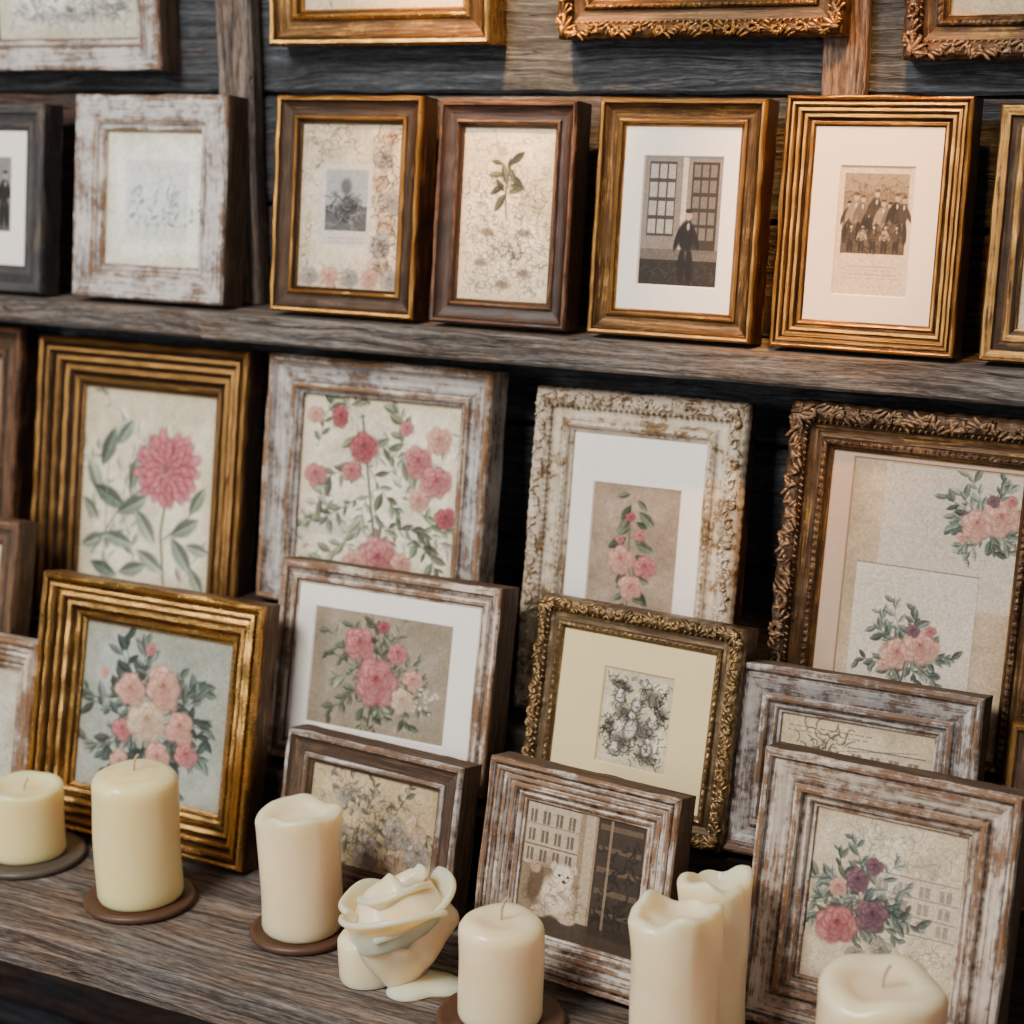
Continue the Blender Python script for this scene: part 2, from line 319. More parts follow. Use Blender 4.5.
def art_u4(c):
    A=c.asp; c.rect(.0,0,1,A*.72,'8d8781',.9)
    c.rect(.08,A*.05,.42,A*.62,'3f3b39',.9)
    for i in range(3):
        for j in range(4): c.rect(.1+.11*i,A*(.07+.14*j),.19+.11*i,A*(.18+.14*j),'c5c0ba',.85)
    c.rect(.5,0,.56,A*.75,'d5cec4',.9); c.rect(.62,A*.05,.95,A*.75,'302d2a',.9)
    for i in range(3):
        for j in range(5): c.rect(.64+.1*i,A*(.07+.12*j),.72+.1*i,A*(.16+.12*j),'938d85',.7)
    c.rect(0,A*.72,1,A*.8,'6b6660',.9); c.rect(0,A*.8,1,A,'221e1d',.95); c.etch(.5,A*.88,.45,A*.08,'55504c',60,.007,.5)
    c.man(.6,A*.98,A*.6,'121114','101012','c0a28c')
def art_u5(c):
    A=c.asp; c.rect(.0,0,1,A,'d6c4ab',.9); c.rect(.08,A*.06,.92,A*.68,'84745f',1); c.rect(.08,A*.5,.92,A*.68,'4f4236',.8); c.rect(.08,A*.06,.92,A*.2,'9a8a73',.8)
    c.etch(.5,A*.2,.38,A*.1,'5b4c3a',70,.01,.4)
    for i in range(9): c.man(.15+.09*i,A*(.6+.03*(i%2)),A*(.34+.05*((i*5)%3)),['3a3027','241e1a','6a5c4c','8f806c'][(i*3)%4],['2a231e','5a4d40'][i%2],'b39c80',i%3==0)
    for i in range(5): c.man(.2+.15*i,A*.67,A*.23,['4a3e32','a3937c'][i%2],'2a231e','bba287',False)
    c.etch(.5,A*.55,.38,A*.1,'20180f',70,.008,.55); c.text(.15,A*.77,.85,4,'8b7860',.45,.05)
def art_a1(c):
    A=c.asp
    for i in range(16): c.sprig(c.r.uniform(0,1),c.r.uniform(.05,A),c.r.uniform(-2.4,-.6),.3,'b4b6a6',6,.05)
    c.line([(.66,A*.95),(.62,A*.7),(.66,A*.45)],.012,'5b6a58')
    for (x,y,l,a) in ((.2,.3,.14,-1.2),(.1,.45,.13,-2),(.32,.22,.11,-.9),(.22,.55,.15,.4),(.4,.58,.14,-.5),(.5,.68,.14,.9),(.8,.66,.13,-.5),(.88,.52,.11,-1),(.3,.76,.13,.2),(.55,.85,.13,.5),(.78,.8,.14,.9),(.12,.78,.12,-.4),(.4,.42,.11,-1.4),(.9,.76,.1,.2),(.08,.62,.1,.8),(.42,.9,.12,-.3),(.2,.92,.12,.3),(.9,.92,.11,1)):
        c.leaf(x,y*A,l,l*.45,a,['6c7a6a','84907f','506256','74847a'][int(x*10)%4])
    c.line([(.1,A*.85),(.3,A*.6),(.45,A*.5)],.008,'64725f'); c.line([(.2,A*.95),(.2,A*.3)],.006,'7a856f'); c.line([(.62,A*.75),(.85,A*.58)],.006,'64725f')
    c.dahlia(.64,A*.38,.26)
def art_a2(c):
    A=c.asp
    for i in range(18): c.sprig(c.r.rand(),c.r.rand()*A,c.r.rand()*6,.22,'b9b8aa',6,.035)
    c.rect(0,A*.72,.4,A*.8,'a7adb5',.3)
    for (x,y,a) in ((.35,.15,1.2),(.45,.4,.9),(.5,.6,1.3),(.55,.7,.2),(.4,.55,2.2),(.2,.5,1.9),(.6,.3,-.8),(.7,.75,.1),(.35,.8,2.6),(.5,.75,1.6),(.1,.3,-1),(.75,.55,.9),(.25,.1,-.6),(.45,.25,.4),(.5,.5,2.8),(.48,.65,.6),(.42,.35,2.5)):
        c.sprig(x,y*A,a,.28,['6c7860','808a72','586450'][int(x*20)%3],8,.045)
    c.line([(.38,A*.1),(.45,A*.5),(.52,A*.9)],.01,'5f6d52')
    for (x,y,r,p) in ((.24,.12,.07,'deep'),(.4,.28,.1,'deep'),(.33,.42,.07,'pink'),(.1,.46,.08,'pink'),(.74,.33,.1,'pink'),(.86,.43,.11,'pink'),(.86,.2,.09,'blush'),(.76,.54,.07,'blush'),(.53,.9,.15,'pink'),(.38,.93,.08,'blush'),(.66,.15,.05,'pink'),(.93,.62,.07,'deep'),(.08,.12,.06,'blush'),(.68,.9,.07,'blush')):
        c.rose(x,y*A,r,p)
def stemroses(c,cx,s=1.0,leafc='5d6b58'):
    A=c.asp; c.line([(cx-.03,A*.93),(cx+.03,A*.7),(cx-.02,A*.45),(cx-.04,A*.12)],.01,'5f6650')
    for i in range(24):
        t=i/23; y=A*(.06+.86*t); a=c.r.uniform(.2,1.1)*(1 if i%2 else -1)+(0 if i%2 else math.pi); l=.09*s*c.r.uniform(.7,1.3)
        c.leaf(cx+math.cos(a)*l*1.5,y+math.sin(a)*l,l,l*.5,a,[leafc,'5b6851','334031'][i%3])
def art_a3(c):
    A=c.asp; stemroses(c,.47,1.15)
    for (x,y,r,p) in ((.36,.52,.17,'blush'),(.64,.55,.15,'pink'),(.5,.7,.16,'blush'),(.44,.22,.06,'deep'),(.56,.34,.07,'pink'),(.34,.38,.06,'pink')): c.rose(x,y*A,r,p)
def art_a4(c):
    A=c.asp; c.rect(.2,.02,1,A*.5,'d3c8b8',.9); c.etch(.6,A*.2,.35,A*.15,'b9aa96',60,.002,.3)
    c.rect(.08,A*.38,.8,A,'d9cfc0',1); c.rect(.08,A*.38,.8,A*.385,'88786a',.8); c.rect(.795,A*.38,.8,A,'88786a',.6); c.text(.15,A*.42,.4,3,'b0a390',.3)
    for cx,cy,s in ((.42,.68,1.3),(.8,.18,1.3)):
        cy*=A
        for i in range(18):
            a=i*.4+c.r.uniform(-.2,.2); c.sprig(cx,cy,a,.16*s*c.r.uniform(.7,1.4),['4b5a50','67756a','7a8478'][i%3],7,.03*s)
        for (x,y,r,p) in ((-.04,.02,.085,'blush'),(.06,-.02,.095,'blush'),(.02,-.09,.035,'plum'),(.1,-.1,.03,'pink'),(-.1,.08,.03,'blush')): c.rose(cx+x*s,cy+y*s,r*s,p)
    c.line([(.42,A*.72),(.4,A*.86),(.43,A*.97)],.005,'5b5a50')
def art_b1(c):
    A=c.asp
    for i in range(34):
        a=i*.2417*2+c.r.uniform(-.2,.2); c.sprig(.48+.1*math.cos(a),A*.55+.1*math.sin(a),a,.32*c.r.uniform(.5,1.15),['3f504a','52635b','2c3a36','647068'][i%4],6,.05)
    for (x,y,r,p) in ((.33,.38,.11,'blush'),(.55,.34,.14,'blush'),(.3,.62,.08,'pink'),(.46,.55,.14,'cream'),(.68,.55,.12,'blush'),(.74,.7,.08,'pink'),(.55,.75,.1,'blush'),(.3,.82,.08,'blush'),(.45,.12,.04,'pink'),(.64,.84,.05,'cream'),(.15,.3,.04,'blush')): c.rose(x,y*A,r,p)
def art_b2(c):
    A=c.asp
    for i in range(26):
        a=i*.63+c.r.uniform(-.2,.2); c.sprig(.48,A*.5,a,.38*c.r.uniform(.6,1.2),['5c6753','747b68','46513f'][i%3],7,.042)
    for i in range(24): c.ell(.85+c.r.uniform(-.12,.1),A*c.r.uniform(.55,.75),.014,.011,0,'d8cdbd',.8)
    c.line([(.48,A*.5),(.45,A*.95)],.01,'4d563f')
    for (x,y,r,p) in ((.34,.27,.13,'pink'),(.62,.3,.09,'pink'),(.48,.57,.18,'pink'),(.74,.5,.08,'blush'),(.68,.68,.09,'cream'),(.5,.1,.05,'deep')): c.rose(x,y*A,r,p)
def art_b3(c):
    A=c.asp
    for (x,y,rx,ry) in ((.3,.18,.15,.08),(.7,.25,.2,.12),(.35,.45,.2,.1),(.6,.6,.25,.14),(.3,.75,.2,.12),(.7,.85,.2,.1),(.15,.6,.1,.1),(.85,.4,.1,.1)):
        c.ell(x,y*A,rx,ry*A,.3,'55504b',.75,.6); c.etch(x,y*A,rx,ry*A,'2a2624',30,.010,.6)
    for (x,y,rx,ry) in ((.45,.6,.1,.16),(.5,.35,.08,.1),(.25,.3,.08,.07),(.75,.5,.09,.07),(.7,.78,.08,.1),(.25,.85,.1,.06),(.6,.12,.1,.05),(.12,.12,.05,.05)):
        c.ell(x,y*A,rx*1.2,ry*1.2,.3,'2a2624',.8,.3); c.ell(x,y*A,rx,ry,.3,'dcd6cb',.95,.4); c.ell(x,y*A-ry*1.1,rx*.5,rx*.5,0,'dcd6cb',.95,.3); c.etch(x,y*A,rx*.8,ry*.8,'4a4642',8,.006,.6)
    c.etch(.5,A*.5,.45,A*.46,'2c2824',50,.009,.6)
def building(c,x0,y0,x1,y1,col='5c4a3c'):
    c.rect(x0,y0,x1,y1,'cdbfab',.7)
    for i in range(4):
        for j in range(3):
            a=x0+(x1-x0)*(.06+.24*i); b_=y0+(y1-y0)*(.12+.3*j); w=(x1-x0)*.13; h=(y1-y0)*.2
            c.rect(a,b_,a+w,b_+h,col,.55); c.rect(a+w*.4,b_,a+w*.55,b_+h,'d8ccba',.7)
    for t in (0,.33,.66,.98): c.rect(x0,y0+(y1-y0)*t,x1,y0+(y1-y0)*t+.008,col,.6)
def art_b4(c):
    A=c.asp; building(c,.45,A*.25,.95,A*.75); c.etch(.25,A*.4,.2,A*.3,'5a4d40',90,.007,.6); c.text(.06,A*.12,.6,2,'5a4d40',.5)
    c.line([(.05,A*.5),(.4,A*.3),(.9,A*.2)],.004,'6a5d50',.5); c.etch(.5,A*.8,.4,A*.15,'7a6c5c',70,.005,.4)
def art_c1(c):
    A=c.asp
    for i in range(26): c.sprig(c.r.uniform(.1,.9),c.r.uniform(.1,A),c.r.rand()*6,.25,['7b7568','908a7c','5f5a50'][i%3],7,.035)
    for i in range(11): c.rose(c.r.uniform(.1,.9),c.r.uniform(.25,.95)*A,c.r.uniform(.06,.12),'grey' if i%4 else 'cream')
    c.etch(.5,A*.5,.4,A*.4,'5b5246',120,.006,.45)
def art_c3(c):
    A=c.asp; c.rect(0,0,1,A,'96846c',.7); building(c,.02,A*.02,.46,A*.5,'34281e'); c.rect(.5,0,.58,A,'b9aa92',1); c.rect(.6,A*.02,.98,A*.9,'3a2c20',.95)
    for j in range(5): c.rect(.62,A*(.06+.16*j),.96,A*(.1+.16*j),'7a6650',.7)
    c.etch(.8,A*.5,.16,A*.35,'1c130c',60,.012,.5)
    c.rect(.7,A*.02,.72,A*.9,'a08c72',.8); c.rect(0,A*.84,1,A,'3c2f24',.85); c.ell(.25,A*.6,.26,.24,0,'6a5642',.55,.6)
    c.ell(.32,A*.68,.17,.17,0,'d8ccb8',1,.35); c.ell(.36,A*.52,.1,.1,0,'e0d5c2',1,.3); c.ell(.28,A*.46,.035,.04,0,'c9baa4',1,.3); c.ell(.44,A*.46,.035,.04,0,'c9baa4',1,.3)
    c.ell(.33,A*.52,.012,.012,0,'3a2e24',1); c.ell(.4,A*.52,.012,.012,0,'3a2e24',1); c.ell(.37,A*.56,.02,.014,0,'5a4838',1); c.ell(.14,A*.62,.07,.15,.2,'6a5640',.95,.3); c.ell(.13,A*.5,.05,.05,0,'b49e82',1,.3)
    c.ell(.2,A*.82,.09,.05,0,'c4b49c',1,.3); c.ell(.42,A*.83,.09,.05,0,'c4b49c',1,.3); c.ell(.4,A*.68,.09,.03,.7,'b8a890',.8,.4); c.etch(.3,A*.7,.25,A*.2,'5a4836',50,.005,.4)
def art_c4(c):
    A=c.asp; building(c,.42,A*.3,.98,A*.62,'7d756c'); c.etch(.6,A*.15,.35,A*.12,'8a8074',80,.004,.45); c.etch(.7,A*.8,.28,A*.15,'8a8074',90,.004,.45)
    for i in range(24):
        a=i*.7; c.sprig(.34,A*.5,a,.34*c.r.uniform(.6,1.2),['4b5a54','64726c','78827c'][i%3],7,.048)
    for (x,y,r,p) in ((.22,.66,.16,'pink'),(.44,.56,.12,'plum'),(.32,.38,.09,'plum'),(.42,.28,.07,'plum'),(.2,.44,.07,'blush'),(.52,.74,.08,'grey'),(.36,.8,.07,'grey')): c.rose(x,y*A,r,p)
def art_floral(c):
    A=c.asp
    for i in range(14): c.sprig(c.r.rand(),c.r.rand()*A,c.r.rand()*6,.25,'a9aa98',6,.035)
    for i in range(7): c.rose(c.r.uniform(.1,.9),c.r.uniform(.1,.95)*A,.08,['blush','grey','cream'][i%3])
def art_text(c):
    A=c.asp; c.text(.08,.1,.92,int(A/.06),'a39684',.4,.05); c.etch(.5,A*.6,.3,A*.2,'a39684',60,.004,.4)
# ---------------------------------------------------------------- frames
def P_scoop(t): return [(0,t,0),(0,.005,0),(.03,.0015,0),(.09,0,0),(.17,.0008,0),(.2,.003,1),(.24,.0045,1),(.45,.0075,1),(.62,.0085,1),(.7,.0082,1),(.74,.0055,0),(.80,.0045,0),(.86,.006,0),(.89,.009,1),(1,.0115,1),(1,.0155,1)]
def P_steps(t): return [(0,t,0),(0,.004,0),(.03,.001,0),(.08,0,0),(.13,.0012,0),(.15,.004,1),(.2,.0045,0),(.23,.002,0),(.29,.0018,0),(.33,.004,1),(.37,.0072,1),(.41,.0062,0),(.48,.0062,0),(.52,.0085,1),(.56,.0105,1),(.6,.0092,0),(.68,.0095,0),(.72,.0125,1),(.78,.0135,0),(.84,.0115,0),(.90,.0125,0),(.93,.015,1),(1,.016,0),(1,.019,1)]
def P_wide(t): return [(0,t,0),(0,.004,0),(.03,.001,0),(.08,0,0),(.14,.001,0),(.16,.0035,1),(.2,.0045,1),(.23,.0045,0),(.42,.0085,0),(.56,.0100,0),(.6,.0095,0),(.62,.0075,0),(.68,.0068,0),(.74,.0078,0),(.76,.011,1),(.82,.0125,0),(.9,.013,0),(.93,.0155,1),(1,.0165,0),(1,.019,1)]
def P_flat(t): return [(0,t,0),(0,.003,0),(.05,.0005,0),(.12,0,0),(.5,.0006,0),(.72,.001,0),(.78,.004,1),(.84,.005,0),(.95,.0055,0),(1,.008,1),(1,.012,1)]
def P_orn(t): return [(0,t,0),(0,.010,0),(.02,.006,0),(.06,.0035,0),(.14,.0015,0),(.22,.001,0),(.32,.002,0),(.40,.0045,0),(.44,.0075,1),(.52,.0085,1),(.68,.0095,1),(.74,.009,1),(.78,.006,0),(.83,.0048,0),(.88,.006,0),(.91,.009,1),(1,.011,1),(1,.015,1)]
def P_thin(t): return [(0,t,0),(0,.003,0),(.06,.0005,0),(.16,0,0),(.34,.0012,0),(.4,.004,1),(.6,.005,0),(.7,.0035,0),(.82,.004,0),(.9,.007,1),(1,.008,0),(1,.012,1)]
PROF={'scoop':P_scoop,'steps':P_steps,'flat':P_flat,'orn':P_orn,'thin':P_thin,'wide':P_wide}
def sphere_tpl(nu=8,nv=5):
    V=[];F=[]
    for j in range(nv+1):
        ph=math.pi*j/nv
        for i in range(nu): a=6.2832*i/nu; V.append((math.sin(ph)*math.cos(a),math.cos(ph),math.sin(ph)*math.sin(a)))
    for j in range(nv):
        for i in range(nu): F.append((j*nu+i,j*nu+(i+1)%nu,(j+1)*nu+(i+1)%nu,(j+1)*nu+i))
    return np.array(V),np.array(F)
ST=sphere_tpl()
SEED=[0]
def picture_frame(name,x,y,z,w,h,m,prof,mats,art=None,bg='d8d0c4',yaw=0,lean=0,t=.03,mat=None,win=None,orn=0,rough=.0006):
    """x,y,z = bottom centre of the front face; w,h outer size; m moulding width"""
    SEED[0]+=1; sd=SEED[0]
    e=empty(name,(x,y,z),(-math.radians(lean),0,math.radians(yaw)))
    pr=PROF[prof](t); sc=min(1.35,max(.6,m/.034))
    pts=[(d*m,(yy if i==0 else yy*sc),mi) for i,(d,yy,mi) in enumerate(pr)]
    R=[pts[0]]
    mx=.0025 if orn else .003
    for si,(a,b_) in enumerate(zip(pts[:-1],pts[1:])):
        n=max(1,int(math.hypot(b_[0]-a[0],b_[1]-a[1])/mx)) if si else 3
        for k in range(1,n+1): R.append((a[0]+(b_[0]-a[0])*k/n,a[1]+(b_[1]-a[1])*k/n,3 if si==0 else b_[2]))
    D=np.array([r[0] for r in R]);Yp=np.array([r[1] for r in R]); MI=[r[2] for r in R]; nr=len(R)
    arc=np.concatenate([[0],np.cumsum(np.hypot(np.diff(D),np.diff(Yp)))])
    wear=np.zeros(nr)
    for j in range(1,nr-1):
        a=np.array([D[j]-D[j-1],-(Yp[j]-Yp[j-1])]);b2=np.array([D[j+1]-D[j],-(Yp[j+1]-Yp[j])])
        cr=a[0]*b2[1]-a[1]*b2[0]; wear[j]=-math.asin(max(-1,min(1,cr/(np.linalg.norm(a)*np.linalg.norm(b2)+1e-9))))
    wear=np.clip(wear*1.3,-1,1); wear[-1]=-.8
    V=[];F=[];UV=[];WR=[];FM=[];base=0; seg=.0025 if orn else .006
    for side in range(4):
        Lf=w if side%2==0 else h; n=int(Lf/seg)+2; s=np.linspace(0,1,n)
        Ld=Lf-2*D; S=D[None,:]+s[:,None]*Ld[None,:]; dd=np.broadcast_to(D,(n,nr)).copy(); yy=np.broadcast_to(Yp,(n,nr)).copy()
        dc=np.minimum(s[:,None],1-s[:,None])*Ld[None,:]; fade=np.clip(dc/.008,0,1)
        l=S-Lf/2; wv=np.tile(wear,(n,1))
        if orn:
            fr=dd/m; band=np.exp(-((fr-.22)/.15)**2); inner=np.exp(-((fr-.83)/.05)**2); p=.0125*orn
            pat=np.abs(np.sin(math.pi*(l/p)+2.2*np.sin(fr*9)*np.sign(l)))
            dy=band*.0022*(pat-.5)+inner*.0016*np.sin(2*math.pi*l/.0065)
            yy-=dy*orn*fade
            wv=np.clip(wv*.5-band*.5+inner*np.sin(2*math.pi*l/.0065)*.8,-1,1)
            eo=np.exp(-(fr/.06)**2)*(yy<t*.7)
            dd-=eo*orn*fade*.0012*(np.abs(np.sin(math.pi*l/p)))
        if side==0: X=-w/2+S;Z=dd
        elif side==1: X=w/2-dd;Z=S
        elif side==2: X=w/2-S;Z=h-dd
        else: X=-w/2+dd;Z=h-S
        P=np.stack([X,yy,Z],-1).reshape(-1,3)
        fl=np.tile((Yp<t*.9)&(D<m*.85),n)*1.0
        P[:,1]+=snoise(P,170,sd)*rough*fl*.8
        nz=snoise(P,120,sd+50)*rough*np.tile((D<m*.1),n)
        P[:,0]-=nz*np.sign(P[:,0])*(side%2==1); P[:,2]-=nz*(1 if side==2 else 0)
        V.append(P)
        UV.append(np.stack([S+side*1.7,np.broadcast_to(arc,(n,nr))],-1).reshape(-1,2)); WR.append(wv.reshape(-1))
        I,J=np.meshgrid(np.arange(n-1),np.arange(nr-1),indexing='ij'); I=I.ravel();J=J.ravel()
        F.append(np.stack([base+I*nr+J,base+(I+1)*nr+J,base+(I+1)*nr+J+1,base+I*nr+J+1],-1)); FM.append(np.array(MI)[J+1]); base+=len(P)
    bk=np.array([(-w/2,t,0),(w/2,t,0),(w/2,t,h),(-w/2,t,h)]); V.append(bk);UV.append(bk[:,[0,2]]);WR.append(np.zeros(4)); F.append(np.array([[base+3,base+2,base+1,base]]));FM.append(np.array([2]));base+=4
    if orn:
        q=RS(sd); TV,TF=ST
        def blob(cx,cz,cy,a,lx,lz,ly):
            nonlocal base
            P=TV*np.array([lx,ly,lz]); P[:,2]+=.5*lz*np.sin(P[:,0]/lx*2.2)
            c_,s_=math.cos(a),math.sin(a); Q=np.stack([cx+P[:,0]*c_-P[:,2]*s_,cy+P[:,1],cz+P[:,0]*s_+P[:,2]*c_],-1)
            V.append(Q);UV.append(Q[:,[0,2]]);WR.append(np.where(TV[:,1]<-.55,.8,np.where(TV[:,1]<.0,.1,-.9))); F.append(TF+base);FM.append(np.zeros(len(TF),int)); base+=len(Q)
        def at(side,l,dd): return {0:(l,dd),1:(w/2-dd,h/2+l),2:(-l,h-dd),3:(-w/2+dd,h/2-l)}[side]
        r0=min(.0068*orn,m*.19); st=r0*3.3
        for side in range(4):
            Lf=w if side%2==0 else h; ang=[0,math.pi/2,math.pi,-math.pi/2][side]
            n=max(2,int((Lf-2*m*.5)/st))
            for i in range(n+1):
                l0=-Lf/2+m*.5+(Lf-m)*i/n; sg=(1 if l0>0 else -1); fl_=1 if i%2 else -1; g=q.uniform(.85,1.15)
                # acanthus scroll: a curl of overlapping lobes
                for k in range(9):
                    th=sg*(.2-k*.62)*fl_; rr=r0*g*(1-.1*k)
                    lx=l0+sg*rr*math.cos(th); dd=m*.22+rr*math.sin(th)*.9
                    cx,cz=at(side,lx,max(dd,-.0004)); blob(cx,cz,.001,ang+th+math.pi/2,.0036*orn*g*(1-.05*k),.0017*orn,.0030*(1-.04*k))
                # leaf tail linking to the next scroll
                for k in range(4):
                    lx=l0-sg*r0*(1.1+.55*k); dd=m*.22+fl_*r0*(.75-.35*k)
                    if abs(lx)<Lf/2-.004:
                        cx,cz=at(side,lx,dd); blob(cx,cz,.0018,ang-sg*fl_*.6+(k-1.5)*.3,.0046*orn*g,.0015*orn,.0024)
            for i in range(int(Lf/.0062)):
                l0=-Lf/2+m*.4+(Lf-m*.8)*i/max(1,int(Lf/.0062)-1); cx,cz=at(side,l0,m*.40); blob(cx,cz,.0048*sc,ang+.5,.0024,.0013,.0016)
        for k4 in range(4):
            cx0,cz0=[(-w/2+m*.22,m*.22),(w/2-m*.22,m*.22),(w/2-m*.22,h-m*.22),(-w/2+m*.22,h-m*.22)][k4]; da=[.785,2.356,-2.356,-.785][k4]
            for k in range(-2,3): blob(cx0+math.cos(da+k*.55)*.006*orn,cz0+math.sin(da+k*.55)*.006*orn,.0005,da+k*.55,.0075*orn,.0022*orn,.0032)
            blob(cx0,cz0,-.0008,da,.004*orn,.0035*orn,.0036)
    mats4=[MT[mats[0]],MT[mats[1]],MT['backing'],MT[mats[2] if len(mats)>2 else mats[0]]]
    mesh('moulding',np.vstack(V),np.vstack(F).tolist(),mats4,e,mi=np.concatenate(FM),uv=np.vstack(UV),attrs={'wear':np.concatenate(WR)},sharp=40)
    ow,oh=w-2*m,h-2*m; yi=pts[-1][1]-.001; pw,ph,pcx,pcz=ow+.002,oh+.002,0,h/2
    if mat:
        l_,r_,t_,b_=win; x0,x1=-ow/2+ow*l_,ow/2-ow*r_; z1,z0=h-m-oh*t_,m+oh*b_; X0,X1,Z0,Z1=-ow/2-.002,ow/2+.002,m-.002,h-m+.002; b2=.0012
        O=[(X0,Z0),(X1,Z0),(X1,Z1),(X0,Z1)];I_=[(x0-b2,z0-b2),(x1+b2,z0-b2),(x1+b2,z1+b2),(x0-b2,z1+b2)];K=[(x0,z0),(x1,z0),(x1,z1),(x0,z1)]
        V=[(a,yi-.0015,c) for a,c in O]+[(a,yi-.0015,c) for a,c in I_]+[(a,yi,c) for a,c in K]
        F=[(i,(i+1)%4,4+(i+1)%4,4+i) for i in range(4)]+[(4+i,4+(i+1)%4,8+(i+1)%4,8+i) for i in range(4)]
        mesh('mat_board',V,F,[MT[mat]],e,smooth=False)
        pw,ph,pcx,pcz=x1-x0+.002,z1-z0+.002,(x0+x1)/2,(z0+z1)/2
    cv=Cv(pw,ph,bg,sd)
    if art: art(cv)
    cv.age()
    a=np.clip(cv.a,0,1)
    gx=np.linspace(-pw/2,pw/2,cv.W)+pcx; gz=np.linspace(ph/2,-ph/2,cv.H)+pcz
    XX,ZZ=np.meshgrid(gx,gz); V=np.stack([XX,np.full_like(XX,yi+.0002),ZZ],-1).reshape(-1,3)
    I,J=np.meshgrid(np.arange(cv.H-1),np.arange(cv.W-1),indexing='ij'); I=I.ravel();J=J.ravel(); W=cv.W
    F=np.stack([(I+1)*W+J,(I+1)*W+J+1,I*W+J+1,I*W+J],-1)
    o=mesh('art_print',V,F.tolist(),[MT['print']],e,smooth=False)
    ca=o.data.color_attributes.new('Col','FLOAT_COLOR','POINT'); col=np.ones((cv.H*cv.W,4),np.float32); col[:,:3]=lin(a.reshape(-1,3)); ca.data.foreach_set('color',col.ravel())
    return e
# ---------------------------------------------------------------- camera
cd=bpy.data.cameras.new('camera'); cam=bpy.data.objects.new('camera',cd); link(cam); cam.location=(0,-1.55,1.5)
cam.rotation_euler=(math.radians(76.5),0,math.radians(28)); cd.sensor_width=36; cd.lens=63.28; cd.clip_start=.05
cd.dof.use_dof=True; cd.dof.focus_distance=1.50; cd.dof.aperture_fstop=4.5
bpy.context.scene.camera=cam
# ---------------------------------------------------------------- placing the frames (metres)
def stand(name,x,y,level,w,h,mf,prof,mats,art,bg,lean=12,yaw=0,t=.03,**k):
    """a frame standing on a board whose top is at z=level, leaning back"""
    picture_frame(name,x,y,level+t*math.sin(math.radians(lean))+.0008,w,h,w*mf,prof,mats,art,bg,yaw,lean,t,**k)
def hang(name,x,z,w,h,mf,prof,mats,art,bg,**k):
    picture_frame(name,x,-.034,z,w,h,w*mf,prof,mats,art,bg,0,0,.033,**k)
LEDGE,STEP1,STEP2,SHELF=1.272,.845,.905,.757
W='whitewashed_picture_frame';Gd='gilded_picture_frame';O='ornate_picture_frame';Dk='wooden_picture_frame'
# upper ledge
stand(Dk,-1.442,-.08,LEDGE,.170,.201,.17,'thin',('grey','grey'),art_photo_people,'8d8c8e',lean=7,mat='matwhite',win=(.2,.2,.2,.25))
stand(W,-1.215,-.08,LEDGE,.198,.210,.185,'flat',('whiteblue','white','side'),art_bluesketch,'f1f4f5',lean=7,t=.036)
stand(Gd,-.974,-.08,LEDGE,.167,.211,.158,'scoop',('gold','bronzedark','dark'),art_u2,'e0d3c2',lean=7)
stand(Dk,-.800,-.08,LEDGE,.144,.207,.167,'scoop',('dark','dark'),art_u3,'e6dccb',lean=7)
stand(Gd,-.627,-.08,LEDGE,.158,.210,.155,'scoop',('bronze','gold','dark'),art_u4,'8d8781',lean=7,mat='matwhite',win=(.18,.14,.16,.14))
stand(Gd,-.451,-.08,LEDGE,.160,.213,.16,'steps',('gold','bronze','dark'),art_u5,'cdbba2',lean=7,mat='matwarm',win=(.22,.2,.2,.14))
stand(Dk,-.265,-.08,LEDGE,.170,.207,.16,'thin',('bronze','dark'),art_text,'cdbba2',lean=7)
# back step
stand(Dk,-1.516,-.10,STEP2,.200,.326,.18,'scoop',('dark','brown'),art_floral,'9a8a78',lean=9)
stand(Gd,-1.248,-.10,STEP2,.284,.321,.185,'steps',('bronze','bronzedark','dark'),art_a1,'e4ddcc',lean=9)
stand(W,-.943,-.10,STEP2+.07,.260,.252,.145,'scoop',('white','whiteblue','whiteblue'),art_a2,'e9e2d6',lean=9,t=.034)
stand(O,-.666,-.10,STEP2,.214,.312,.185,'orn',('cream','cream','bronze'),art_a3,'aa998c',lean=9,mat='matwhite',win=(.18,.17,.2,.22),orn=.8)
stand(O,-.393,-.13,STEP2,.246,.323,.16,'orn',('baroque','bronze','dark'),art_a4,'c9b5a1',lean=9,yaw=-4,orn=1.3,mat='matbeige',win=(.12,.0,.02,.02))
# front step
stand(Dk,-1.421,-.19,STEP1,.160,.193,.17,'thin',('brown','brown'),art_text,'c9c6c0')
stand(W,-.878,-.19,STEP1,.245,.196,.09,'thin',('white','side','side'),art_b2,'a1978d',t=.036,mat='matwhite',win=(.1,.14,.14,.12))
stand(O,-.622,-.19,STEP1,.207,.195,.13,'orn',('greygold','greygold','dark'),art_b3,'dcd4c5',yaw=-5,mat='matcream',win=(.3,.25,.2,.2),orn=.95)
stand(W,-.417,-.19,STEP1,.215,.166,.19,'wide',('whiteblue','white','side'),art_b4,'d8cab6')
stand(Dk,-.187,-.19,STEP1,.200,.151,.16,'scoop',('bronze','brown'),art_floral,'b8a893')
# shelf
stand(W,-1.349,-.27,SHELF,.200,.181,.17,'steps',('white','whiteblue'),art_sketch,'c9c6c0')
stand(Gd,-1.113,-.27,SHELF,.273,.257,.165,'steps',('brightgold','bronze','bronze'),art_b1,'a7b0b1')
stand(W,-.844,-.27,SHELF,.198,.144,.14,'scoop',('whiteblue','side','side'),art_c1,'c6b698',yaw=-4,t=.034)
stand(W,-.610,-.322,SHELF,.183,.177,.18,'steps',('white','whiteblue','side'),art_c3,'a8977f',yaw=-5)
stand(W,-.357,-.31,SHELF,.208,.222,.205,'wide',('white','whiteblue','side'),art_c4,'dacebd',yaw=-3,t=.034)
